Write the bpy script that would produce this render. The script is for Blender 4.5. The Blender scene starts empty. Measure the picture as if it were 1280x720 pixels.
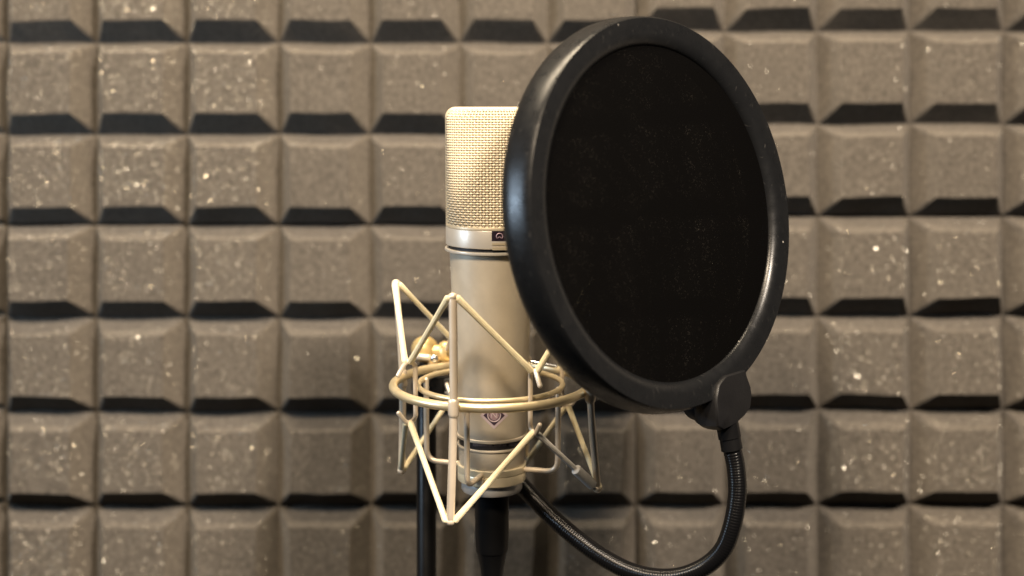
import bpy, math, random
from mathutils import Vector, Matrix, noise

random.seed(7)
F = 1850.0                       # focal length in picture pixels (1280 wide)
sc = bpy.context.scene
col = sc.collection
PI = math.pi

# ------------------------------------------------------------------ helpers
def P(px, py, Y):
    """point at distance Y in front of the lens that lies along a given line of sight"""
    return Vector(((px - 640) * Y / F, Y, (360 - py) * Y / F))

# tilted frame of microphone and shock mount: origin at the centre of the big ring
K = 0.90 / F                     # metres per picture pixel at the microphone
O = P(613, 484, 0.90)
TILT = math.radians(9.5)
E1 = Vector((1, 0, 0))
U = Vector((0, -math.sin(TILT), math.cos(TILT)))      # up the microphone
V = Vector((0, -math.cos(TILT), -math.sin(TILT)))     # towards the front
def W(a, b, c):
    return O + (E1 * a + V * b + U * c) * K
def L(px, py, b):
    """local (a, b, c) of the point with depth b seen in direction (px, py)"""
    d = Vector(((px - 640) / F, 1, (360 - py) / F))
    t = (O + V * b * K).dot(V) / d.dot(V)
    p = d * t - O
    return (p.dot(E1) / K, b, p.dot(U) / K)
def LW(px, py, b):
    return W(*L(px, py, b))

class MB:
    def __init__(s): s.v = []; s.f = []; s.m = []
    def add(s, verts, faces, mi=0):
        n = len(s.v); s.v += [Vector(p) for p in verts]
        s.f += [tuple(i + n for i in q) for q in faces]; s.m += [mi] * len(faces)
    def loft(s, rings, close=True, cap=True, mi=0, wrap=False):
        m = len(rings[0]); vs = [p for r in rings for p in r]; fs = []
        R = len(rings)
        for i in range(R if wrap else R - 1):
            i2 = (i + 1) % R
            for j in range(m if close else m - 1):
                j2 = (j + 1) % m
                fs.append((i * m + j, i * m + j2, i2 * m + j2, i2 * m + j))
        if cap and not wrap:
            fs.append(tuple(reversed(range(m)))); fs.append(tuple((R - 1) * m + j for j in range(m)))
        s.add(vs, fs, mi)
    def tube(s, pts, r, seg=12, round_ends=True, closed=False, mi=0):
        pts = [Vector(p) for p in pts]
        n = len(pts)
        rr = r if isinstance(r, (list, tuple)) else [r] * n
        tans = []
        for i in range(n):
            a = pts[(i - 1) % n] if (closed or i > 0) else pts[i]
            b = pts[(i + 1) % n] if (closed or i < n - 1) else pts[i]
            tans.append((b - a).normalized())
        ref = Vector((0, 0, 1)) if abs(tans[0].z) < .9 else Vector((1, 0, 0))
        x = (ref - tans[0] * ref.dot(tans[0])).normalized()
        rings = []
        def ring(c, x, t, r):
            y = t.cross(x)
            return [c + (x * math.cos(2 * PI * k / seg) + y * math.sin(2 * PI * k / seg)) * r for k in range(seg)]
        for i in range(n):
            x = (x - tans[i] * x.dot(tans[i])).normalized()
            if i == 0 and round_ends and not closed:
                for q in (80, 50, 25):
                    a = math.radians(q); rings.append(ring(pts[0] - tans[0] * rr[0] * math.sin(a), x, tans[0], rr[0] * math.cos(a)))
            rings.append(ring(pts[i], x, tans[i], rr[i]))
            if i == n - 1 and round_ends and not closed:
                for q in (25, 50, 80):
                    a = math.radians(q); rings.append(ring(pts[i] + tans[i] * rr[i] * math.sin(a), x, tans[i], rr[i] * math.cos(a)))
        s.loft(rings, True, True, mi, wrap=closed)
    def ball(s, c, r, sc3=(1, 1, 1), seg=16, mi=0):
        rings = []
        for i in range(1, 10):
            th = PI * i / 10
            rings.append([Vector(c) + Vector((math.sin(th) * math.cos(2 * PI * k / seg) * sc3[0], math.sin(th) * math.sin(2 * PI * k / seg) * sc3[1], math.cos(th) * sc3[2])) * r for k in range(seg)])
        s.loft(rings, True, True, mi)

def build(name, mb, mats, parent=None, sharp=35, smooth=True):
    me = bpy.data.meshes.new(name)
    off = parent_loc(parent)
    me.from_pydata([p - off for p in mb.v], [], mb.f)
    for m in (mats if isinstance(mats, (list, tuple)) else [mats]): me.materials.append(m)
    me.polygons.foreach_set('material_index', mb.m)
    if smooth:
        me.shade_smooth()
        if sharp: me.set_sharp_from_angle(angle=math.radians(sharp))
    me.validate(); me.update()
    o = bpy.data.objects.new(name, me); col.objects.link(o)
    if parent: o.parent = parent
    return o
def parent_loc(p):
    v = Vector((0, 0, 0))
    while p: v += p.location; p = p.parent
    return v
def thing(name, label, cat, loc, group=None):
    o = bpy.data.objects.new(name, None); col.objects.link(o)
    o.empty_display_size = .02; o.location = loc
    o['label'] = label; o['category'] = cat
    if group: o['group'] = group
    return o

def smooth_path(pts, sub=8, closed=False):
    """Catmull-Rom through the points"""
    pts = [Vector(p) for p in pts]; n = len(pts); out = []
    for i in range(n if closed else n - 1):
        if closed: p0, p1, p2, p3 = pts[(i - 1) % n], pts[i], pts[(i + 1) % n], pts[(i + 2) % n]
        else: p0, p1, p2, p3 = pts[max(i - 1, 0)], pts[i], pts[i + 1], pts[min(i + 2, n - 1)]
        for k in range(sub):
            t = k / sub
            out.append(.5 * ((2 * p1) + (p2 - p0) * t + (2 * p0 - 5 * p1 + 4 * p2 - p3) * t * t + (3 * p1 - p0 - 3 * p2 + p3) * t ** 3))
    if not closed: out.append(pts[-1])
    return out
def fillet(pts, r, n=6):
    """polyline with its inner corners rounded"""
    pts = [Vector(p) for p in pts]; out = [pts[0]]
    for i in range(1, len(pts) - 1):
        a, b, c = pts[i - 1], pts[i], pts[i + 1]
        d1, d2 = (a - b), (c - b); q = min(r, d1.length * .49, d2.length * .49)
        s, e = b + d1.normalized() * q, b + d2.normalized() * q
        for k in range(n + 1):
            t = k / n; out.append(s * (1 - t) ** 2 + b * 2 * t * (1 - t) + e * t * t)
    out.append(pts[-1]); return out

# ------------------------------------------------------------------ materials
def mat(name, base, rough=.5, metal=0., bump=0., bscale=400., var=0., vscale=60., rvar=0., spec=.5, sheen=0., coat=0.):
    m = bpy.data.materials.new(name); m.use_nodes = True
    nt = m.node_tree; b = nt.nodes['Principled BSDF']
    b.inputs['Base Color'].default_value = (*base, 1); b.inputs['Roughness'].default_value = rough
    b.inputs['Metallic'].default_value = metal; b.inputs['Specular IOR Level'].default_value = spec
    if sheen: b.inputs['Sheen Weight'].default_value = sheen; b.inputs['Sheen Roughness'].default_value = .5
    if coat: b.inputs['Coat Weight'].default_value = coat; b.inputs['Coat Roughness'].default_value = .25
    tc = nt.nodes.new('ShaderNodeTexCoord')
    if bump:
        n = nt.nodes.new('ShaderNodeTexNoise'); n.inputs['Scale'].default_value = bscale; n.inputs['Detail'].default_value = 4
        nt.links.new(tc.outputs['Object'], n.inputs['Vector'])
        bp = nt.nodes.new('ShaderNodeBump'); bp.inputs['Strength'].default_value = bump; bp.inputs['Distance'].default_value = .0006
        nt.links.new(n.outputs['Fac'], bp.inputs['Height']); nt.links.new(bp.outputs['Normal'], b.inputs['Normal'])
    if var or rvar:
        n2 = nt.nodes.new('ShaderNodeTexNoise'); n2.inputs['Scale'].default_value = vscale; n2.inputs['Detail'].default_value = 6; n2.inputs['Roughness'].default_value = .65
        nt.links.new(tc.outputs['Object'], n2.inputs['Vector'])
        if var:
            r = nt.nodes.new('ShaderNodeMapRange'); r.inputs['From Min'].default_value = .3; r.inputs['From Max'].default_value = .7
            r.inputs['To Min'].default_value = 1 - var; r.inputs['To Max'].default_value = 1 + var
            mx = nt.nodes.new('ShaderNodeVectorMath'); mx.operation = 'SCALE'; mx.inputs[0].default_value = base
            nt.links.new(n2.outputs['Fac'], r.inputs['Value']); nt.links.new(r.outputs['Result'], mx.inputs['Scale'])
            nt.links.new(mx.outputs['Vector'], b.inputs['Base Color'])
        if rvar:
            r = nt.nodes.new('ShaderNodeMapRange'); r.inputs['From Min'].default_value = .3; r.inputs['From Max'].default_value = .7
            r.inputs['To Min'].default_value = max(.02, rough - rvar); r.inputs['To Max'].default_value = rough + rvar
            nt.links.new(n2.outputs['Fac'], r.inputs['Value']); nt.links.new(r.outputs['Result'], b.inputs['Roughness'])
    return m

M_foam = mat('acoustic_foam', (.093, .0815, .068), .95, bump=.9, bscale=900, var=.42, vscale=300, spec=.25)
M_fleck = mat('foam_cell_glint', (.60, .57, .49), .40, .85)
_p = M_foam.node_tree.nodes['Principled BSDF']
_p.inputs['Diffuse Roughness'].default_value = 1.0
_p.inputs['Sheen Weight'].default_value = .06; _p.inputs['Sheen Roughness'].default_value = .6; _p.inputs['Sheen Tint'].default_value = (.8, .75, .68, 1)
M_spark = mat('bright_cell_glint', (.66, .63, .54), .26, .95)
M_wall = mat('painted_wall', (.35, .33, .30), .8, bump=.2, bscale=200, var=.05)
M_nickel = mat('satin_nickel', (.55, .485, .385), .43, .28, bump=.12, bscale=2600, var=.06, vscale=70, rvar=.09)
M_collar = mat('satin_nickel_collar', (.53, .49, .43), .38, .4, bump=.06, bscale=2600, var=.03, rvar=.04)
M_grille = mat('grille_wire', (.48, .41, .295), .42, .3, var=.04)
M_back = mat('grille_inner_gauze', (.50, .42, .29), .6, .15, bump=.5, bscale=2500)
M_dark = mat('black_recess', (.012, .011, .013), .5)
M_wire = mat('nickel_wire', (.76, .66, .53), .34, .35, var=.05, vscale=90, rvar=.06)
M_ring = mat('nickel_ring', (.80, .67, .43), .32, .6, var=.06, vscale=90, rvar=.06)
M_band = mat('cream_elastic', (.84, .74, .49), .62, bump=.7, bscale=1800, var=.08, vscale=300, sheen=.3)
M_sleeve = mat('grey_elastic', (.72, .70, .66), .6, bump=.4, bscale=1800, var=.08, vscale=300)
M_brass = mat('gold_swivel', (.84, .62, .28), .34, .45, rvar=.06)
M_steel = mat('bright_steel', (.72, .74, .78), .22, 1.)
M_nut = mat('grey_nut', (.66, .64, .61), .36, .45, rvar=.05)
M_cup = mat('pale_nickel_cup', (.86, .76, .55), .36, .4, rvar=.05)
M_plug = mat('black_plug', (.005, .005, .0055), .38, spec=.25, rvar=.06)
M_black = mat('black_metal', (.005, .005, .0055), .34, .0, rvar=.08, spec=.2)
M_rub = mat('black_rubber', (.006, .006, .0068), .45, spec=.30, bump=.15, bscale=700, rvar=.08)
M_lilac = mat('emblem_lilac', (.62, .52, .56), .45, .2)
M_purple = mat('emblem_purple', (.018, .011, .020), .35, coat=.3)
M_field = mat('emblem_field_violet', (.055, .034, .060), .4)
M_pinkish = mat('emblem_rose', (.44, .31, .36), .4, .3)
M_plate = mat('engraved_plate', (.16, .14, .15), .4, .6, var=.6, vscale=900)
M_goose = mat('black_gooseneck', (.004, .004, .0045), .22, 0., rvar=.04, spec=.35)

def rim_material():
    m = mat('scuffed_black_plastic', (.0055, .0058, .0064), .30, bump=.10, bscale=1400, rvar=.07, vscale=120, spec=.34)
    nt = m.node_tree; b = nt.nodes['Principled BSDF']
    tc = nt.nodes.new('ShaderNodeTexCoord')
    # fine pale scratches and dust, fixed to the plastic
    mp = nt.nodes.new('ShaderNodeMapping'); mp.inputs['Scale'].default_value = (30, 500, 60); mp.inputs['Rotation'].default_value = (.4, .8, .6)
    v = nt.nodes.new('ShaderNodeTexNoise'); v.inputs['Scale'].default_value = 3; v.inputs['Detail'].default_value = 3
    r = nt.nodes.new('ShaderNodeMapRange'); r.inputs['From Min'].default_value = .66; r.inputs['From Max'].default_value = .74; r.inputs['To Max'].default_value = .55
    d = nt.nodes.new('ShaderNodeTexVoronoi'); d.inputs['Scale'].default_value = 160
    r2 = nt.nodes.new('ShaderNodeMapRange'); r2.inputs['From Min'].default_value = .06; r2.inputs['From Max'].default_value = .10; r2.inputs['To Min'].default_value = 1; r2.inputs['To Max'].default_value = 0
    wn = nt.nodes.new('ShaderNodeMath'); wn.operation = 'GREATER_THAN'; wn.inputs[1].default_value = .90
    sx = nt.nodes.new('ShaderNodeSeparateColor')
    dm = nt.nodes.new('ShaderNodeMath'); dm.operation = 'MULTIPLY'
    ad = nt.nodes.new('ShaderNodeMath'); ad.operation = 'MAXIMUM'
    sc_ = nt.nodes.new('ShaderNodeMath'); sc_.operation = 'MULTIPLY'; sc_.inputs[1].default_value = .12
    mx = nt.nodes.new('ShaderNodeMix'); mx.data_type = 'RGBA'
    mx.inputs[6].default_value = (.006, .0064, .0072, 1); mx.inputs[7].default_value = (.35, .33, .30, 1)
    ln = nt.links.new
    ln(tc.outputs['Object'], mp.inputs['Vector']); ln(mp.outputs['Vector'], v.inputs['Vector']); ln(v.outputs['Fac'], r.inputs['Value'])
    ln(tc.outputs['Object'], d.inputs['Vector']); ln(d.outputs['Distance'], r2.inputs['Value'])
    ln(d.outputs['Color'], sx.inputs['Color']); ln(sx.outputs['Red'], wn.inputs[0])
    ln(wn.outputs[0], dm.inputs[0]); ln(r2.outputs['Result'], dm.inputs[1])
    ln(r.outputs['Result'], sc_.inputs[0]); ln(sc_.outputs[0], ad.inputs[0]); ln(dm.outputs[0], ad.inputs[1])
    ln(ad.outputs[0], mx.inputs[0]); ln(mx.outputs[2], b.inputs['Base Color'])
    return m
M_rim = rim_material()

def gauze(name, closed, hole_scale, open_cells):
    """black nylon: dark threads with pinholes one can see through"""
    m = mat(name, (.0014, .0013, .0013), .8, bump=.4, bscale=1500, spec=.02)
    nt = m.node_tree; b = nt.nodes['Principled BSDF']; out = nt.nodes['Material Output']; ln = nt.links.new
    tc = nt.nodes.new('ShaderNodeTexCoord')
    vo = nt.nodes.new('ShaderNodeTexVoronoi'); vo.inputs['Scale'].default_value = hole_scale
    ln(tc.outputs['Object'], vo.inputs['Vector'])
    se = nt.nodes.new('ShaderNodeSeparateColor'); ln(vo.outputs['Color'], se.inputs['Color'])
    gt = nt.nodes.new('ShaderNodeMath'); gt.operation = 'LESS_THAN'; gt.inputs[1].default_value = open_cells
    ln(se.outputs['Green'], gt.inputs[0])
    # slow stripes of looser weave
    w = nt.nodes.new('ShaderNodeTexWave'); w.inputs['Scale'].default_value = 9; w.inputs['Distortion'].default_value = 6; w.inputs['Detail'].default_value = 3
    ln(tc.outputs['Object'], w.inputs['Vector'])
    mr = nt.nodes.new('ShaderNodeMapRange'); mr.inputs['To Min'].default_value = closed * .4; mr.inputs['To Max'].default_value = closed * 1.6
    ln(w.outputs['Fac'], mr.inputs['Value'])
    ma = nt.nodes.new('ShaderNodeMath'); ma.operation = 'MULTIPLY_ADD'; ma.inputs[1].default_value = .075
    ln(gt.outputs[0], ma.inputs[0]); ln(mr.outputs['Result'], ma.inputs[2])
    w2 = nt.nodes.new('ShaderNodeTexWave'); w2.wave_type = 'RINGS'; w2.rings_direction = 'SPHERICAL'; w2.inputs['Scale'].default_value = 24; w2.inputs['Distortion'].default_value = 2.5; w2.inputs['Detail'].default_value = 1; w2.inputs['Detail Scale'].default_value = .6
    mv = nt.nodes.new('ShaderNodeMapping'); mv.inputs['Location'].default_value = (.07, .07, .06)
    ln(tc.outputs['Object'], mv.inputs['Vector']); ln(mv.outputs['Vector'], w2.inputs['Vector'])
    m2 = nt.nodes.new('ShaderNodeMapRange'); m2.inputs['To Min'].default_value = open_cells * .15; m2.inputs['To Max'].default_value = open_cells * 1.6
    ln(w2.outputs['Fac'], m2.inputs['Value']); ln(m2.outputs['Result'], gt.inputs[1])
    tr = nt.nodes.new('ShaderNodeBsdfTransparent'); mix = nt.nodes.new('ShaderNodeMixShader')
    ln(ma.outputs[0], mix.inputs[0]); ln(b.outputs[0], mix.inputs[1]); ln(tr.outputs[0], mix.inputs[2]); ln(mix.outputs[0], out.inputs['Surface'])
    return m
M_gauze1 = gauze('black_nylon_front', .0025, 1500, .07)
M_gauze2 = gauze('black_nylon_rear', .45, 900, .2)

# ------------------------------------------------------------------ lamps and camera
LAMPS = [  # name, position, target, size, watts, colour
    ('ceiling_lamp', (-.19, .06, .68), (-.12, 1.0, -.04), (.22, .16), 18.5, (1, .80, .57)),
    ('ceiling_lamp', (.40, .02, .61), (.06, 1.0, -.04), (.15, .12), 29, (1, .85, .69)),
    ('ceiling_lamp', (-.17, .83, .86), (-.17, .83, 0), (.66, .10), 13, (1, .82, .58)),
    ('cool_side_light', (-.60, .66, .12), (0, .90, .02), (.12, .20), 2.1, (.62, .80, 1)),  # cool light from the left, its source out of view
]
for nm, loc, tg, size, wt, c in LAMPS:
    ld = bpy.data.lights.new(nm, 'AREA'); ld.shape = 'RECTANGLE'; ld.size, ld.size_y = size; ld.energy = wt; ld.color = c
    lo = bpy.data.objects.new(nm, ld); col.objects.link(lo); lo.location = loc
    if tg[:2] == loc[:2]: continue          # hangs level, shining straight down
    lo.rotation_euler = (Vector(tg) - Vector(loc)).to_track_quat('-Z', 'Y').to_euler()
w = bpy.data.worlds.new('World'); sc.world = w; w.use_nodes = True
w.node_tree.nodes['Background'].inputs[0].default_value = (.9, .95, 1, 1)
w.node_tree.nodes['Background'].inputs[1].default_value = .008

cd = bpy.data.cameras.new('camera'); cam = bpy.data.objects.new('camera', cd); col.objects.link(cam); sc.camera = cam
cam.location = (0, 0, 0); cam.rotation_euler = (PI / 2, 0, 0)
cd.sensor_width = 36; cd.lens = 36 * F / 1280; cd.clip_start = .02; cd.clip_end = 50
cd.dof.use_dof = True; cd.dof.focus_distance = .865; cd.dof.aperture_fstop = 3.7
sc.view_settings.view_transform = 'Standard'; sc.view_settings.look = 'None'
sc.view_settings.exposure = 0; sc.view_settings.gamma = 1
sc.cycles.use_denoising = True
sc.cycles.use_adaptive_sampling = False
sc.cycles.max_bounces = 8; sc.cycles.transparent_max_bounces = 12

# ------------------------------------------------------------------ wall and foam panels
YB, DEP = 1.164, .032
mw = MB()
z0, z1 = -.75, .65
mw.add([(-1.4, 1.20, z0), (1.4, 1.20, z0), (1.4, 1.20, z1), (-1.4, 1.20, z1), (-1.4, 1.30, z0), (1.4, 1.30, z0), (1.4, 1.30, z1), (-1.4, 1.30, z1)],
       [(0, 1, 2, 3), (5, 4, 7, 6), (0, 4, 5, 1), (3, 2, 6, 7), (0, 3, 7, 4), (1, 5, 6, 2)])
wall = build('wall', mw, M_wall, smooth=False); wall['kind'] = 'structure'

KN = [0, .015, .05, .09, .13, .158, .170, .178, .186, .20, .25, .32, .42, .5]
KN = KN + [1 - t for t in reversed(KN[:-1])]
def prof(t):
    t = min(t, 1 - t); s = .178
    h = t / s
    # rounded crest and groove
    if h > 1.05: return 1.
    if h > .95: q = (h - .95) / .10; return .95 + .05 * (2 * q - q * q) if q < 1 else 1.
    return h
def foam_panel(label, xs, ys, density, zwarp=0., seed=0):
    """xs: groove lines left to right, ys: groove lines top to bottom (picture pixels at the groove depth)"""
    X = [(x - 640) * YB / F for x in xs]; Z = [(360 - y) * YB / F for y in ys]
    g = .0006
    gx = []; gz = []
    for i in range(len(X) - 1):
        for k, t in enumerate(KN[:-1]): gx.append((i, t))
    gx.append((len(X) - 2, 1.))
    for j in range(len(Z) - 1):
        for t in KN[:-1]: gz.append((j, t))
    gz.append((len(Z) - 2, 1.))
    rnd = random.Random(seed)
    dh = [[rnd.gauss(0, .0015) for _ in Z] for _ in X]
    sk = [[(rnd.gauss(0, .010), rnd.gauss(0, .010)) for _ in Z] for _ in X]
    mb = MB(); nx, nz = len(gx), len(gz)
    def surf(i, u, j, v):
        x = X[i] + (X[i + 1] - X[i]) * u; z = Z[j] + (Z[j + 1] - Z[j]) * v
        h = min(prof(u), prof(v))
        hh = h * (DEP + dh[i][j] + ((u - .5) * sk[i][j][0] + (v - .5) * sk[i][j][1]) * .25)
        hh += .0007 * noise.noise(Vector((x * 60, z * 60, seed * 3.1))) + .0005 * noise.noise(Vector((x * 220, z * 220, seed)))
        x += .0014 * noise.noise(Vector((x * 25, z * 25, 9.7 + seed))); z += .0014 * noise.noise(Vector((x * 25, z * 25, 4.2 + seed)))
        return Vector((x, YB - hh, z))
    vs = []
    for jj, (j, v) in enumerate(gz):
        for ii, (i, u) in enumerate(gx):
            p = surf(i, u, j, v)
            if ii == 0: p.x = X[0] + g
            if ii == nx - 1: p.x = X[-1] - g
            if jj == 0: p.z = Z[0] - g
            if jj == nz - 1: p.z = Z[-1] + g
            vs.append(p)
    fs = []
    for jj in range(nz - 1):
        for ii in range(nx - 1):
            a = jj * nx + ii; q = (a, a + nx, a + nx + 1, a + 1)
            u = gx[ii][1] + .001; v = gz[jj][1] + .001
            if (u < .5) == (v < .5): fs += [(q[0], q[1], q[2]), (q[0], q[2], q[3])]
            else: fs += [(q[0], q[1], q[3]), (q[1], q[2], q[3])]
    mb.add(vs, fs)
    # back slab
    rim = [ii for ii in range(nx)] + [jj * nx + nx - 1 for jj in range(1, nz)] + [(nz - 1) * nx + ii for ii in range(nx - 2, -1, -1)] + [jj * nx for jj in range(nz - 2, 0, -1)]
    m = len(rim); top = [vs[k] for k in rim]; bot = [Vector((p.x, 1.1985, p.z)) for p in top]
    mb.add(top + bot, [(k, (k + 1) % m, m + (k + 1) % m, m + k) for k in range(m)] + [tuple(m + k for k in range(m))])
    # foam cell glints: tiny facets added, roughly turned to mirror lamps into the lens
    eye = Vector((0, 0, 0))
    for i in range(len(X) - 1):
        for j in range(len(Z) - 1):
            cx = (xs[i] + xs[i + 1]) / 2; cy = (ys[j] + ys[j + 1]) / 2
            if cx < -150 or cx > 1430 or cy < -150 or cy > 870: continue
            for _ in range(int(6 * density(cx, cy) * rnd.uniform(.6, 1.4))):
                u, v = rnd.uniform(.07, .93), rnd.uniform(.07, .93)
                if v > .80 and v > abs(u - .5) + .5 - .02: continue      # glints left off the shaded undersides
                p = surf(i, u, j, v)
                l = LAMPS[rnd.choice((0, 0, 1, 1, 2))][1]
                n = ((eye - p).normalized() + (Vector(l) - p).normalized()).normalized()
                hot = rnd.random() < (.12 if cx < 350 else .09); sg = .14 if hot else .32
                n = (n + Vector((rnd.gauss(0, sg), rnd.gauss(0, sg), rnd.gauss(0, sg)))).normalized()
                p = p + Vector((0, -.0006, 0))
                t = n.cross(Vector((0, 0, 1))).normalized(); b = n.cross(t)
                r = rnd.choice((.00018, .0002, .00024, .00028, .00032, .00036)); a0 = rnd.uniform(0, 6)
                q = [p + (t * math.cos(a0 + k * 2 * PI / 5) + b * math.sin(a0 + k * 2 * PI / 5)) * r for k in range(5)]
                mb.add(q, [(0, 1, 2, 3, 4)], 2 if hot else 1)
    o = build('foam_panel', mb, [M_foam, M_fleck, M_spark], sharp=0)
    o['label'] = label; o['category'] = 'foam panel'; o['group'] = 'pyramid foam panels lining the wall'
    return o
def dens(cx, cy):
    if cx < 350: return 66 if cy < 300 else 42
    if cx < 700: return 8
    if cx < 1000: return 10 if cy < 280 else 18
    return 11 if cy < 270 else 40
XL = [10 - 113.5 * k for k in range(7, 0, -1)] + [10]
XC = [10, 122, 236, 350, 463, 574, 685, 795]
XR = [795, 905, 1021, 1136, 1252, 1366, 1480, 1594]
YU = [281 - 113.6 * k for k in range(7, 2, -1)] + [54, 168, 281]
YUR = [270 - 115 * k for k in range(7, 2, -1)] + [40, 155, 270]
YL = [281, 397, 514, 631, 748, 864, 980, 1096]
YLR = [270, 394, 511, 630, 747, 863, 979, 1095]
YUL = [y - 2 for y in YU]; YLL = [279] + [y - 5 for y in YL[1:]]
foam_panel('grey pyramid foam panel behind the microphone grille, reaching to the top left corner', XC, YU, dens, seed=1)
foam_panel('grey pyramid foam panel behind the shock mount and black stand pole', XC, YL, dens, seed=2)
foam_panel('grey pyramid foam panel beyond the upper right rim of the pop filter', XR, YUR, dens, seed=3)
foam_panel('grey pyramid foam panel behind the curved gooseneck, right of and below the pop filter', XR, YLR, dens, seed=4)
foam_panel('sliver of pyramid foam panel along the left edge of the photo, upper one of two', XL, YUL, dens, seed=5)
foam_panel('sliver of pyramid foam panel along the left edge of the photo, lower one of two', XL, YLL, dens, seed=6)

# ------------------------------------------------------------------ microphone
AX = 1.5                                     # axis of the microphone in the local frame
def lathe(mb, profile, seg=96, mi=0, closed=False):
    """profile: list of (radius, c)"""
    rings = [[W(AX + r * math.sin(2 * PI * k / seg), r * math.cos(2 * PI * k / seg), c) for k in range(seg)] for r, c in profile]
    mb.loft(rings, True, not closed, mi, wrap=closed)
def cy(py): return L(614.5, py, 0)[2]       # height on the axis that shows at picture row py (silhouette)
mic = thing('condenser_microphone', 'satin nickel large condenser microphone with cream woven grille, standing inside the wire shock mount', 'microphone', W(AX, 0, cy(605)))

body_top, body_bot = cy(312), cy(543)
def rbody(c): return 51.2 + (42.6 - 51.2) * (c - body_top) / (body_bot - body_top)
mb = MB()
lathe(mb, [(20, body_top), (rbody(body_top), body_top), (rbody(body_top), body_top - 3)] + [(rbody(body_top + (body_bot - body_top) * t), body_top + (body_bot - body_top) * t) for t in [i / 12 for i in range(1, 12)]] +
      [(42.7, body_bot + 3.2), (43.9, body_bot + 2.4), (44.0, body_bot - .2), (42.8, body_bot - 1.2), (20, body_bot - 1.2)])
body = build('body', mb, M_nickel, mic)
# collar under the grille
c0, c1 = cy(281.5), cy(304)
mb = MB(); lathe(mb, [(30, c0 - 1), (53.8, c0), (55.4, c0 - .5), (55.8, c0 - 1.4), (55.8, c1 + .8), (55.2, c1), (30, c1)]); collar = build('collar', mb, M_collar, mic)
mb = MB(); lathe(mb, [(30, c1 - .02), (52.8, c1 - .02), (52.8, cy(309)), (30, cy(309))]); build('collar_groove', mb, M_dark, mic)
c2, c3 = cy(308.2), cy(312)
mb = MB(); lathe(mb, [(30, c2), (55.6, c2), (57, c2 - .6), (57.2, c2 - 1.5), (57, c3 + .5), (55.6, c3), (30, c3)]); build('flange_ring', mb, M_collar, mic)
def on_cyl(px, py, r, lift=0.):
    """point of the tapered body skin seen at a pixel"""
    b = r
    for _ in range(6):
        a, _b, c = L(px, py, b)
        b = math.sqrt(max((r + lift) ** 2 - (a - AX) ** 2, 0))
    return (a, b, c)
def patch(mb, outline, r, lift, thick, mi=0, rf=None):
    """a thin plate bent round the body; outline in picture pixels, star-shaped"""
    cx = sum(p[0] for p in outline) / len(outline); cyy = sum(p[1] for p in outline) / len(outline)
    pts = []
    n = len(outline)
    for i in range(n):
        p, q = outline[i], outline[(i + 1) % n]
        for k in range(4): pts.append((p[0] + (q[0] - p[0]) * k / 4, p[1] + (q[1] - p[1]) * k / 4))
    rings = []
    for s, lf in ((1, lift - thick), (1, lift), (.66, lift), (.33, lift), (.05, lift)):
        ring = []
        for p in pts:
            x, y = cx + (p[0] - cx) * s, cyy + (p[1] - cyy) * s
            rr = rf(cy(y)) if rf else r
            ring.append(W(*on_cyl(x, y, rr, lf)))
        rings.append(ring)
    mb.loft(rings, True, True, mi)
# pattern selector window with its heart-shaped sign
mb = MB(); patch(mb, [(614.6, 288.8), (637, 288.8), (637, 301.3), (614.6, 301.3)], 55.8, .35, 1.5); win = build('pattern_window', mb, M_purple, mic)
def arc_on(mb, cx_, cy_, rx, ry, a0, a1, r, lift, w_, rf=None, n=28, shape=None):
    pts = []
    for k in range(n + 1):
        t = math.radians(a0 + (a1 - a0) * k / n)
        q = shape(t) if shape else 1
        x, y = cx_ + rx * q * math.cos(t), cy_ + ry * q * math.sin(t)
        rr = rf(cy(y)) if rf else r
        pts.append(W(*on_cyl(x, y, rr, lift)))
    mb.tube(pts, w_ * K, 6)
mb = MB()
arc_on(mb, 624.4, 295.4, 3.9, 3.6, 35, -215, 55.8, .5, .55); arc_on(mb, 624.4, 297.6, 2.0, 1.3, 180, 360, 55.8, .5, .45)
build('pickup_pattern_sign', mb, M_pinkish, win)
mb = MB(); patch(mb, [(615, 303.8), (634, 303.8), (634, 306.8), (615, 306.8)], 56.2, .5, 3); patch(mb, [(615.5, 309), (634, 309), (634, 312.8), (615.5, 312.8)], 56.6, 1.6, 3)
build('selector_tab', mb, M_grille, mic)

# woven grille: front and back walls lean together like a roof, held in a hoop
g0, g1 = cy(279.5), L(614.5, 136.5, 0)[2]
GH = g1 - g0; HW = 53.0
def gsurf(u, h, side, lift=0.):
    """u in -1..1 across, h in 0..1 up"""
    top = 1 - max(0, (h * GH - (GH - 12)) / 12) ** 2 * .16 if h * GH > GH - 12 else 1
    hw = HW * top
    n = 2.0 + 3.0 * min(1, h * 1.4)
    p = 50 + (13 - 50) * h ** 1.04
    if h > .9: p *= math.sqrt(max(0, 1 - ((h - .9) / .1) ** 2 * .72))
    k = max(0, 1 - abs(u) ** n) ** (1 / n)
    b = p * k + 2.
    return AX + hw * u * (1 + lift / 60), side * (b + lift), g0 + GH * h
rows, cols = 46, 34
mbw = MB(); wr = 1.0
def us(k, n):   # closer spacing towards the curved sides so arcs keep even
    return math.sin((k / n - .5) * PI * .98) / math.sin(.49 * PI) * .5 + (k / n - .5)
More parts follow.
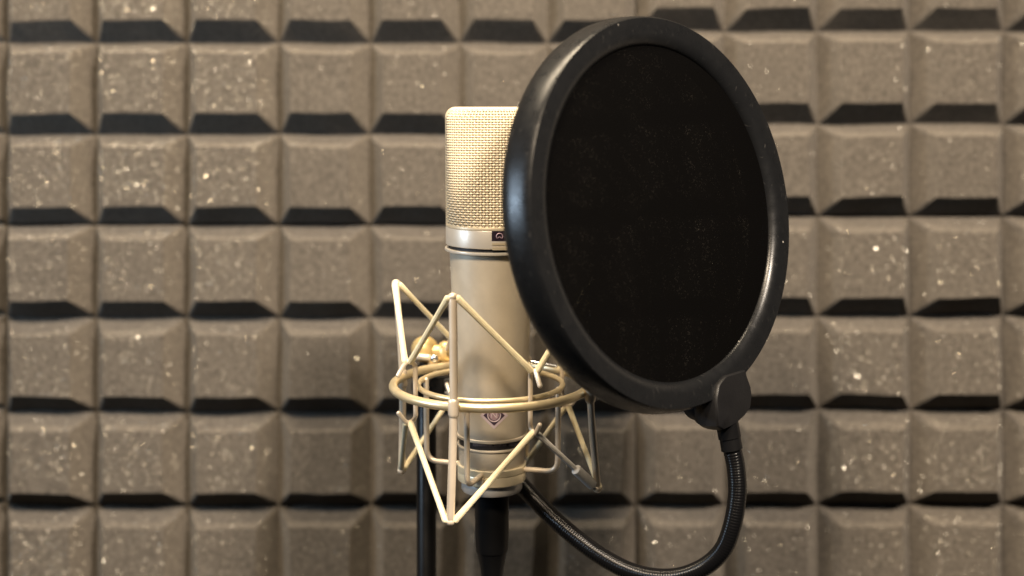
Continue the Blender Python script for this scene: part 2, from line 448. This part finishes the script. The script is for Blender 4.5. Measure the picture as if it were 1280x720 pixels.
for side in (1, -1):
    for j in range(rows):
        h = (j + .5) / rows
        pts = []
        for k in range(cols * 2 + 1):
            u = max(-.998, min(.998, us(k, cols * 2)))
            pts.append(W(*gsurf(u, h, side, .85 * math.cos(PI * (k / 2 + j)))))
        mbw.tube(pts, 1.40 * K, 6, False)
    for i in range(cols):
        pts = []
        for k in range(rows * 2 + 1):
            h = k / (rows * 2)
            u = us((i * 2 + 0) + 0, cols * 2); u = max(-.998, min(.998, u))
            pts.append(W(*gsurf(u, h, side, -.75 * math.cos(PI * (i + (k - 1) / 2)))))
        mbw.tube(pts, wr * K, 5, False)
grille = build('grille', mbw, M_grille, mic, sharp=0)
mbk = MB()
for side in (1, -1):
    rings = [[W(*gsurf(-.985 + 1.97 * k / 24, min(.985, j / 20), side, -2.6)) for k in range(25)] for j in range(21)]
    mbk.loft(rings, False, False)
build('inner_gauze', mbk, M_back, grille)
mbh = MB()
path = [(-HW - .7, g0 - 1)] + [(-HW - .7, g0 + GH * t) for t in (.2, .4, .6, .8)]
rc = 10.5
for k in range(9):
    t = PI - PI / 2 * k / 8
    path.append((-HW - .7 + rc + rc * math.cos(t), g1 - rc + 1 + rc * math.sin(t)))
for t in (-.5, 0, .5): path.append((HW * t, g1 + 1))
for k in range(9):
    t = PI / 2 - PI / 2 * k / 8
    path.append((HW + .7 - rc + rc * math.cos(t), g1 - rc + 1 + rc * math.sin(t)))
path += [(HW + .7, g0 + GH * t) for t in (.8, .6, .4, .2)] + [(HW + .7, g0 - 1)]
rings = []
for i, (a, c) in enumerate(path):
    p0 = path[max(i - 1, 0)]; p1 = path[min(i + 1, len(path) - 1)]
    t = Vector((p1[0] - p0[0], p1[1] - p0[1])).normalized(); nn = Vector((-t.y, t.x))
    prof_ = [(1.4, 4.6), (1.9, 3.2), (1.9, -3.2), (1.4, -4.6), (-1.2, -5.4), (-1.6, -4), (-1.6, 4), (-1.2, 5.4)]
    rings.append([W(AX + a + nn.x * q, bb, c + nn.y * q) for q, bb in prof_])
mbh.loft(rings)
lathe(mbh, [(52.2, g0 - 2.2), (55.6, g0 - 2.2), (55.8, g0 - .6), (55.2, g0 + 1.1), (53, g0 + 1.3)], closed=True)
build('grille_hoop', mbh, M_grille, grille)

# emblem
rf = rbody
ex, ey = 617.6, 519.4
def dia(s, dy=0): return [(ex, ey - 17.6 * s), (ex + 17.6 * s, ey), (ex, ey + 17.0 * s), (ex - 17.6 * s, ey)]
mb = MB(); patch(mb, dia(1), 0, .9, 1.6, rf=rf); emb = build('emblem', mb, M_lilac, mic)
mb = MB(); patch(mb, dia(.76), 0, 1.05, .4, rf=rf); build('emblem_field', mb, M_field, emb)
mb = MB()
arc_on(mb, ex, ey - .2, 7.9, 7.9, 0, 360, 0, 1.3, .75, rf=rf)
build('emblem_ring', mb, M_lilac, emb)
mb = MB(); patch(mb, [(ex + 6.2 * math.cos(t * PI / 5), ey + 6.2 * math.sin(t * PI / 5)) for t in range(10)], 0, 1.25, .3, rf=rf); build('emblem_disc', mb, M_pinkish, emb)
mb = MB()
for pts in ([(-3, 3.2), (-3, -3.2)], [(-3, -3.2), (3, 3.2)], [(3, 3.2), (3, -3.2)]):
    mb.tube([W(*on_cyl(ex + x, ey + y, rf(cy(ey + y)), 1.5)) for x, y in pts], .7 * K, 6)
build('emblem_letter', mb, M_lilac, emb)

# switch band, lower collar
b0, b1 = body_bot - 1.0, cy(552.2)
mb = MB(); lathe(mb, [(20, b0), (41.0, b0), (41.0, b1), (20, b1)]); swb = build('switch_band', mb, M_dark, mic)
mb = MB()
for x0, x1 in ((591, 615.2), (617.6, 633), (636, 648)):
    patch(mb, [(x0, 554.4), (x1, 554.0), (x1, 557.6), (x0, 557.8)], 41.0, .4, .6)
build('switch_plate', mb, M_plate, swb)
c4 = cy(585)
mb = MB(); lathe(mb, [(20, b1), (42.6, b1), (43.6, b1 - .8), (43.7, b1 - 2.4), (42.2, b1 - 3.4), (41.6, cy(570)), (40.5, cy(578)), (39, c4), (20, c4)]); build('base_collar', mb, M_nickel, mic)

# ------------------------------------------------------------------ shock mount
mount = thing('shock_mount', 'golden wire spider shock mount with cream elastic bands zigzagging between its two rings', 'shock mount', W(0, 0, 0))
def circ(R, c, n=96): return [W(R * math.cos(2 * PI * k / n), R * math.sin(2 * PI * k / n), c) for k in range(n)]
mb = MB(); mb.tube(circ(121, 3.2), 5.7 * K, 14, False, True)
build('outer_ring', mb, M_ring, mount)
mb = MB(); mb.tube(circ(90, 4), 3.5 * K, 12, False, True); build('inner_ring', mb, M_ring, mount)

posts = {'front': ((566, 371, 116), (567, 510, 124), (563, 652, 116)), 'left': ((495, 354, -46), (503, 473, -47), (502, 588, -46)),
         'right': ((742, 352, 46), (738, 492, 48), (747, 611, 46)), 'back': ((658, 330, -116), (658, 455, -121), (657, 577, -116))}
for k, (t, m_, b) in posts.items():
    mb = MB()
    r = 4.9 if k == 'front' else 4.3
    mb.tube(smooth_path([LW(*t), LW(*m_), LW(*b)], 8), r * K, 12)
    p = LW(*m_); mb.tube([p + U * 7 * K, p - U * 7 * K], 6.6 * K, 12)       # brazed joint on the ring
    post = build('post', mb, M_wire, mount)
    for e in (t, b):
        mb = MB(); mb.ball(LW(*e), 5.6 * K, (1, 1, .9)); build('post_tip', mb, M_wire, post)

def outward(a, b, s): 
    r = math.hypot(a, b); return a * (1 + s / r), b * (1 + s / r)
CT, CB = 43.5, -34
hooks = {}
for k, (a, b) in {'left': (-91, 40), 'front': (49, 86), 'right': (91, -38), 'back': (-48, -86)}.items():
    hooks[k] = (a, b)
    ao, bo = outward(a, b, 11); ao2, bo2 = outward(a, b, 22)
    mb = MB()
    mb.tube(fillet([W(ao2, bo2, CT - 17), W(ao, bo, CT), W(a, b, CT - 4), W(a, b, CB + 4), W(ao, bo, CB - 2), W(ao2, bo2, CB + 13)], 6 * K), 3.0 * K, 10)
    build('hook_rod', mb, M_wire, mount)

# elastic bands
def band(p, q, r=3.7, sag=0, sleeve=False):
    mb = MB(); p, q = Vector(p), Vector(q); n = 10
    pts = [p + (q - p) * (i / n) for i in range(n + 1)]
    rr = [r * K * (1 + .16 * (abs(i / n - .5) * 2) ** 3) for i in range(n + 1)]
    mb.tube(pts, rr, 10); o = build('elastic_band', mb, M_sleeve if sleeve else M_band, mount)
    if sleeve:
        o['label'] = 'greyed elastic band with a pale sleeve at its end'
        mb = MB(); mb.tube([q + (p - q) * t for t in (.36, .34, .05, .03)], [r * K * 1.1, r * K * 1.95, r * K * 1.95, r * K * 1.2], 12); build('band_sleeve', mb, M_sleeve, o)
    return o
def TT(k, s, top=True):
    e = posts[k][0 if top else 2]; v = LW(*e); return v + E1 * s * K - U * (2 if top else -2) * K
def HH(k, top=True, s=0):
    a, b = outward(*hooks[k], 9); return W(a + s, b, (CT - 1) if top else (CB - 1))
band(TT('left', -1) + V * 4 * K, HH('left', True, -4)); band(TT('left', 5), HH('back'), 3.3)
band(TT('front', -6), HH('left', True, 3)); band(TT('front', 6), HH('front', True, -4))
band(TT('right', -4), HH('front', True, 4)); band(TT('right', 3), HH('right'), 3.3)
band(TT('back', 3), HH('right', True, -3), 3.3); band(TT('back', -3), HH('back', True, 3), 3.3)
band(TT('front', -6, False), HH('left', False, 2)); band(TT('front', 6, False), HH('front', False, -3))
band(TT('left', -1, False), HH('left', False, -4), 3.3); band(TT('left', 3, False), HH('back', False), 3.3)
band(HH('front', False, 4), TT('right', -3, False), 3.4, sleeve=True); band(TT('right', 2, False), HH('right', False), 3.4)
band(TT('back', -3, False), HH('back', False, 3), 3.3); band(TT('back', 3, False), HH('right', False, -3), 3.3)

# threaded cup the microphone screws into, its four support rods, nut
cu0, cu1 = cy(577.5), cy(598)
mb = MB(); lathe(mb, [(39.5, cu0 - 3), (39.5, cu0), (42.6, cu0), (43.4, cu0 - .8), (43.4, cu0 - 8), (42.6, cu0 - 9), (43.2, cu0 - 10), (43.0, cu1 + 1), (42, cu1), (24, cu1), (24, cu1 + 4), (39.5, cu1 + 4)], closed=True)
cup = build('threaded_cup', mb, M_cup, mount)
mb = MB(); mb.tube([W(AX - 14, 40.5, cu0 - 11), W(AX - 14.5, 46, cu0 - 11.2)], [6 * K, 5 * K], 12, False); build('set_screw', mb, M_wire, cup)
mb = MB(); lathe(mb, [(24, cu1 - .05), (37.8, cu1 - .05), (38.4, cu1 - 1), (38.4, cy(609)), (37.2, cy(611)), (24, cy(611))]); build('lock_nut', mb, M_nut, mount)
for (a, b) in ((-82, -28), (84, 24), (-27, 85), (27, -86)):
    r = math.hypot(a, b); fa, fb = a * 42 / r, b * 42 / r
    zc = cu0 - 6
    mb = MB(); mb.tube(fillet([W(a, b, 3), W(a, b, zc), W(fa + AX, fb, zc)], 16 * K, 8), 3.5 * K, 12); build('support_rod', mb, M_wire, mount)
mb = MB(); mb.tube([LW(664, 452, -60), LW(695, 458, -44)], 2.0 * K, 10); build('steel_pin', mb, M_steel, mount)
# swivel at the back of the ring
sw = LW(544, 437, -122)
mb = MB()
mb.ball(LW(531, 437, -130), 18.5 * K, (1, .9, 1)); mb.ball(LW(558, 441, -126), 15 * K, (.95, .9, 1.1))
mb.tube([LW(525, 436, -128), LW(566, 442, -122)], 9 * K, 16)
swv = build('swivel_joint', mb, M_brass, mount)
mb = MB(); mb.tube(fillet([W(-76, -94, 0), W(-80, -112, 2), LW(544, 452, -124)], 6 * K), 6 * K, 12); build('swivel_arm', mb, M_ring, swv)
mb = MB(); mb.tube(fillet([LW(516, 448, -112), LW(524, 446, -106), LW(536, 447, -105)], 4 * K), 4.6 * K, 12); build('lock_lever', mb, M_wire, swv)
mb = MB(); mb.ball(LW(543, 448, -103), 5.5 * K, (1, .8, 1)); build('swivel_bolt', mb, M_steel, swv)

# ------------------------------------------------------------------ stand behind the mount
YS = .966
ks = YS / F
pt = P(533, 452, YS)
stand = thing('microphone_stand', 'thin black stand pole standing behind the shock mount', 'microphone stand', Vector((pt.x, YS, -.90)))
def vtube(mb, prof_, x, y, seg=28):
    mb.loft([[Vector((x + r * math.cos(2 * PI * k / seg), y + r * math.sin(2 * PI * k / seg), z)) for k in range(seg)] for r, z in prof_])
def zz(py): return (360 - py) * ks
mb = MB(); vtube(mb, [(.0064, -.885), (.0064, zz(482)), (.0058, zz(480)), (.0058, zz(472))], pt.x, YS); build('pole', mb, M_black, stand)
mb = MB(); vtube(mb, [(.0062, zz(474)), (.0070, zz(472)), (.0070, zz(458)), (.0045, zz(455)), (.0042, zz(446))], pt.x, YS); build('pole_tip', mb, M_black, stand)
mb = MB(); vtube(mb, [(.11, -.90), (.115, -.897), (.115, -.889), (.10, -.884), (.02, -.880), (.012, -.86), (.0066, -.86)], pt.x, YS, 48); build('base', mb, M_black, stand)

# ------------------------------------------------------------------ cable plug under the microphone
ct = W(AX, 0, cy(612))
cab = thing('microphone_cable', 'black plug and cable hanging straight down from the bottom of the microphone', 'cable', ct)
mb = MB(); lathe(mb, [(10, cy(600)), (20.6, cy(600)), (20.9, cy(604)), (21.6, cy(622)), (21.4, cy(660)), (21.0, cy(680)), (20.2, cy(688)), (10, cy(689))], 40); plug = build('plug', mb, M_plug, cab)
mb = MB()
pr = [(19.5, cy(687)), (17, cy(699)), (14.6, cy(712)), (13.2, cy(724))]
for k in range(5): pr += [(12.6, cy(726 + k * 6)), (11.4, cy(728 + k * 6)), (11.4, cy(730 + k * 6))]
lathe(mb, pr + [(9, cy(758))], 32); build('strain_relief', mb, M_plug, cab)
e = W(AX, 0, cy(757))
mb = MB(); mb.tube(smooth_path([e + U * .004, e - U * .03, e + Vector((.004, .02, -.12)), e + Vector((-.01, .05, -.35)), e + Vector((-.02, .10, -.70))], 8), .0032, 12); build('cord', mb, M_rub, cab)

# ------------------------------------------------------------------ pop filter
YF = .82
az, el = math.radians(43.35), math.radians(3.57)
FN = Vector((math.sin(az) * math.cos(el), -math.cos(az) * math.cos(el), math.sin(el)))
FE = Vector((math.cos(az), math.sin(az), 0)); FM = FN.cross(FE)
if FM.z < 0: FM = -FM
FC = P(839.5, 265.9, YF)
def FW(r, t, z): return FC + FE * r * math.cos(t) + FM * r * math.sin(t) + FN * z
def FP(px, py, z):
    d = Vector(((px - 640) / F, 1, (360 - py) / F)); t = (FC + FN * z).dot(FN) / d.dot(FN); return d * t
pop = thing('pop_filter', 'round black nylon pop filter with thick plastic rim, held on a gooseneck before the microphone', 'pop filter', FC)
pr = [(.0936, -.0056), (.0938, -.0044), (.0944, -.0032), (.0954, -.0021), (.0968, -.0011), (.0984, -.0004), (.1002, 0), (.1084, 0), (.1091, -.0011), (.1097, -.0028), (.1102, -.0050), (.1106, -.0078), (.1110, -.0108), (.1112, -.0135),
      (.1111, -.0165), (.1104, -.0190), (.1090, -.0208), (.107, -.0215), (.098, -.0215), (.0955, -.0205), (.0940, -.0180)]
N = 160
mb = MB(); mb.loft([[FW(r, 2 * PI * k / N, z) for r, z in pr] for k in range(N)], True, False, wrap=True)
rim = build('rim', mb, M_rim, pop, sharp=32)
def disc(z, bow, n=96):
    mb = MB(); rings = []
    for r in (.0939, .08, .06, .04, .02, .002):
        rings.append([FW(r, 2 * PI * k / n, z + bow * (1 - (r / .094) ** 2)) for k in range(n)])
    mb.loft(rings, True, False); mb.add([FW(.002, 2 * PI * k / n, z + bow) for k in range(n)], [tuple(range(n))]); return mb
build('front_mesh', disc(-.0046, .0004), M_gauze1, pop)
build('rear_mesh', disc(-.0120, -.0005), M_gauze2, pop)
# holder block: rounded lump at the bottom of the rim
outl = [(x * .95 + 45.5 - 3.0, y * .94 + 30.0 + 1.8) for x, y in [(893, 497), (896, 478), (906, 466), (932, 458), (934, 466), (939, 480), (940.5, 492), (938.5, 508), (931, 519), (922, 527.5), (912, 534), (903, 538), (896, 533)]]
def dense(o, n=3):
    out = []
    for i in range(len(o)):
        p, q = o[i], o[(i + 1) % len(o)]
        for k in range(n): out.append((p[0] + (q[0] - p[0]) * k / n, p[1] + (q[1] - p[1]) * k / n))
    return out
mb = MB(); cxp = sum(p[0] for p in outl) / len(outl); cyp = sum(p[1] for p in outl) / len(outl)
rings = []
for s, z in ((.45, -.0200), (.66, -.0190), (.80, -.0170), (.91, -.0135), (.97, -.0095), (1, -.0050), (1, .0008), (.985, .0020), (.95, .0026), (.5, .0029)):
    rings.append([FP(cxp + (p[0] - cxp) * s, cyp + (p[1] - cyp) * s, 0) + FN * z for p in outl])
mb.loft(rings); holder = build('holder', mb, M_rub, pop, sharp=40)
mb = MB()
c = FP(911, 499, 0)
rings = [[c + (FE * math.cos(2 * PI * k / 24) + FM * math.sin(2 * PI * k / 24)) * r + FN * z for k in range(24)] for r, z in ((.0105, -.0140), (.0118, -.0160), (.0124, -.0190), (.0124, -.0230), (.0116, -.0256), (.0095, -.0272), (.003, -.0278))]
mb.loft(rings); build('holder_knob', mb, M_rub, holder)
# gooseneck
gp = [(909, 530, .848), (914, 556, .849), (920, 585, .850), (921.5, 620, .851), (915, 658, .853), (902, 689, .857), (876, 711, .863), (838, 722, .870), (793, 716, .880), (748, 693, .892), (703, 658, .908), (672, 628, .922), (646, 600, .932), (618, 570, .94), (588, 528, .950), (560, 496, .957)]
path = smooth_path([P(*g) for g in gp], 40)
# even steps
ln_ = [0]
for a, b in zip(path, path[1:]): ln_.append(ln_[-1] + (b - a).length)
tot = ln_[-1]; pitch = .00165; steps = int(tot / pitch) * 5
ev = []; j = 0
for i in range(steps + 1):
    s = tot * i / steps
    while j < len(ln_) - 2 and ln_[j + 1] < s: j += 1
    t = (s - ln_[j]) / max(ln_[j + 1] - ln_[j], 1e-9); ev.append(path[j].lerp(path[j + 1], t))
R0 = .00545
mb = MB(); mb.tube(ev, [R0 - (.00032 if i % 5 == 0 else (.00008 if i % 5 in (1, 4) else 0)) for i in range(len(ev))], 18, False)
goose = build('gooseneck', mb, M_goose, pop, sharp=0)
d0 = (path[6] - path[0]).normalized()
a0 = path[0] - d0 * .004
mb = MB(); mb.tube([a0, a0 + d0 * .012, a0 + d0 * .0125, a0 + d0 * .019, a0 + d0 * .0195], [.0064, .0066, .0061, .0063, .0055], 24, False); build('ferrule', mb, M_black, goose)
d1 = (path[-1] - path[-7]).normalized()
mb = MB(); mb.tube([path[-1] - d1 * .014, path[-1] + d1 * .002], .0064, 24, False); build('ferrule', mb, M_black, goose)
# clamp gripping the pole
mb = MB()
def boxw(mb, c, sx, sy, sz, r=.0012):
    rings = []
    for dz, ins in ((-sz, r), (-sz + r, 0), (sz - r, 0), (sz, r)):
        pts = []
        for (qx, qy) in ((1, 1), (-1, 1), (-1, -1), (1, -1)):
            for k in range(4):
                a = math.atan2(qy, qx) - PI / 4 + PI / 2 * k / 3
                pts.append(Vector((c[0] + qx * (sx - r) + math.cos(a) * (r - ins * .6), c[1] + qy * (sy - r) + math.sin(a) * (r - ins * .6), c[2] + dz)))
        rings.append(pts)
    mb.loft(rings)
cz = zz(487)
boxw(mb, (pt.x + .0035, YS + .0095, cz), .013, .0026, .008)
boxw(mb, (pt.x + .0130, YS - .001, cz), .0085, .0105, .0085)
boxw(mb, (pt.x + .0025, YS - .0095, cz), .0095, .0026, .008)
clamp = build('clamp', mb, M_black, pop)
mb = MB(); mb.tube([Vector((pt.x - .004, YS + .004, cz)), Vector((pt.x - .004, YS + .030, cz))], .003, 12); mb.tube([Vector((pt.x - .004, YS + .030, cz)), Vector((pt.x - .004, YS + .037, cz))], .008, 16, False); build('clamp_screw', mb, M_black, clamp)
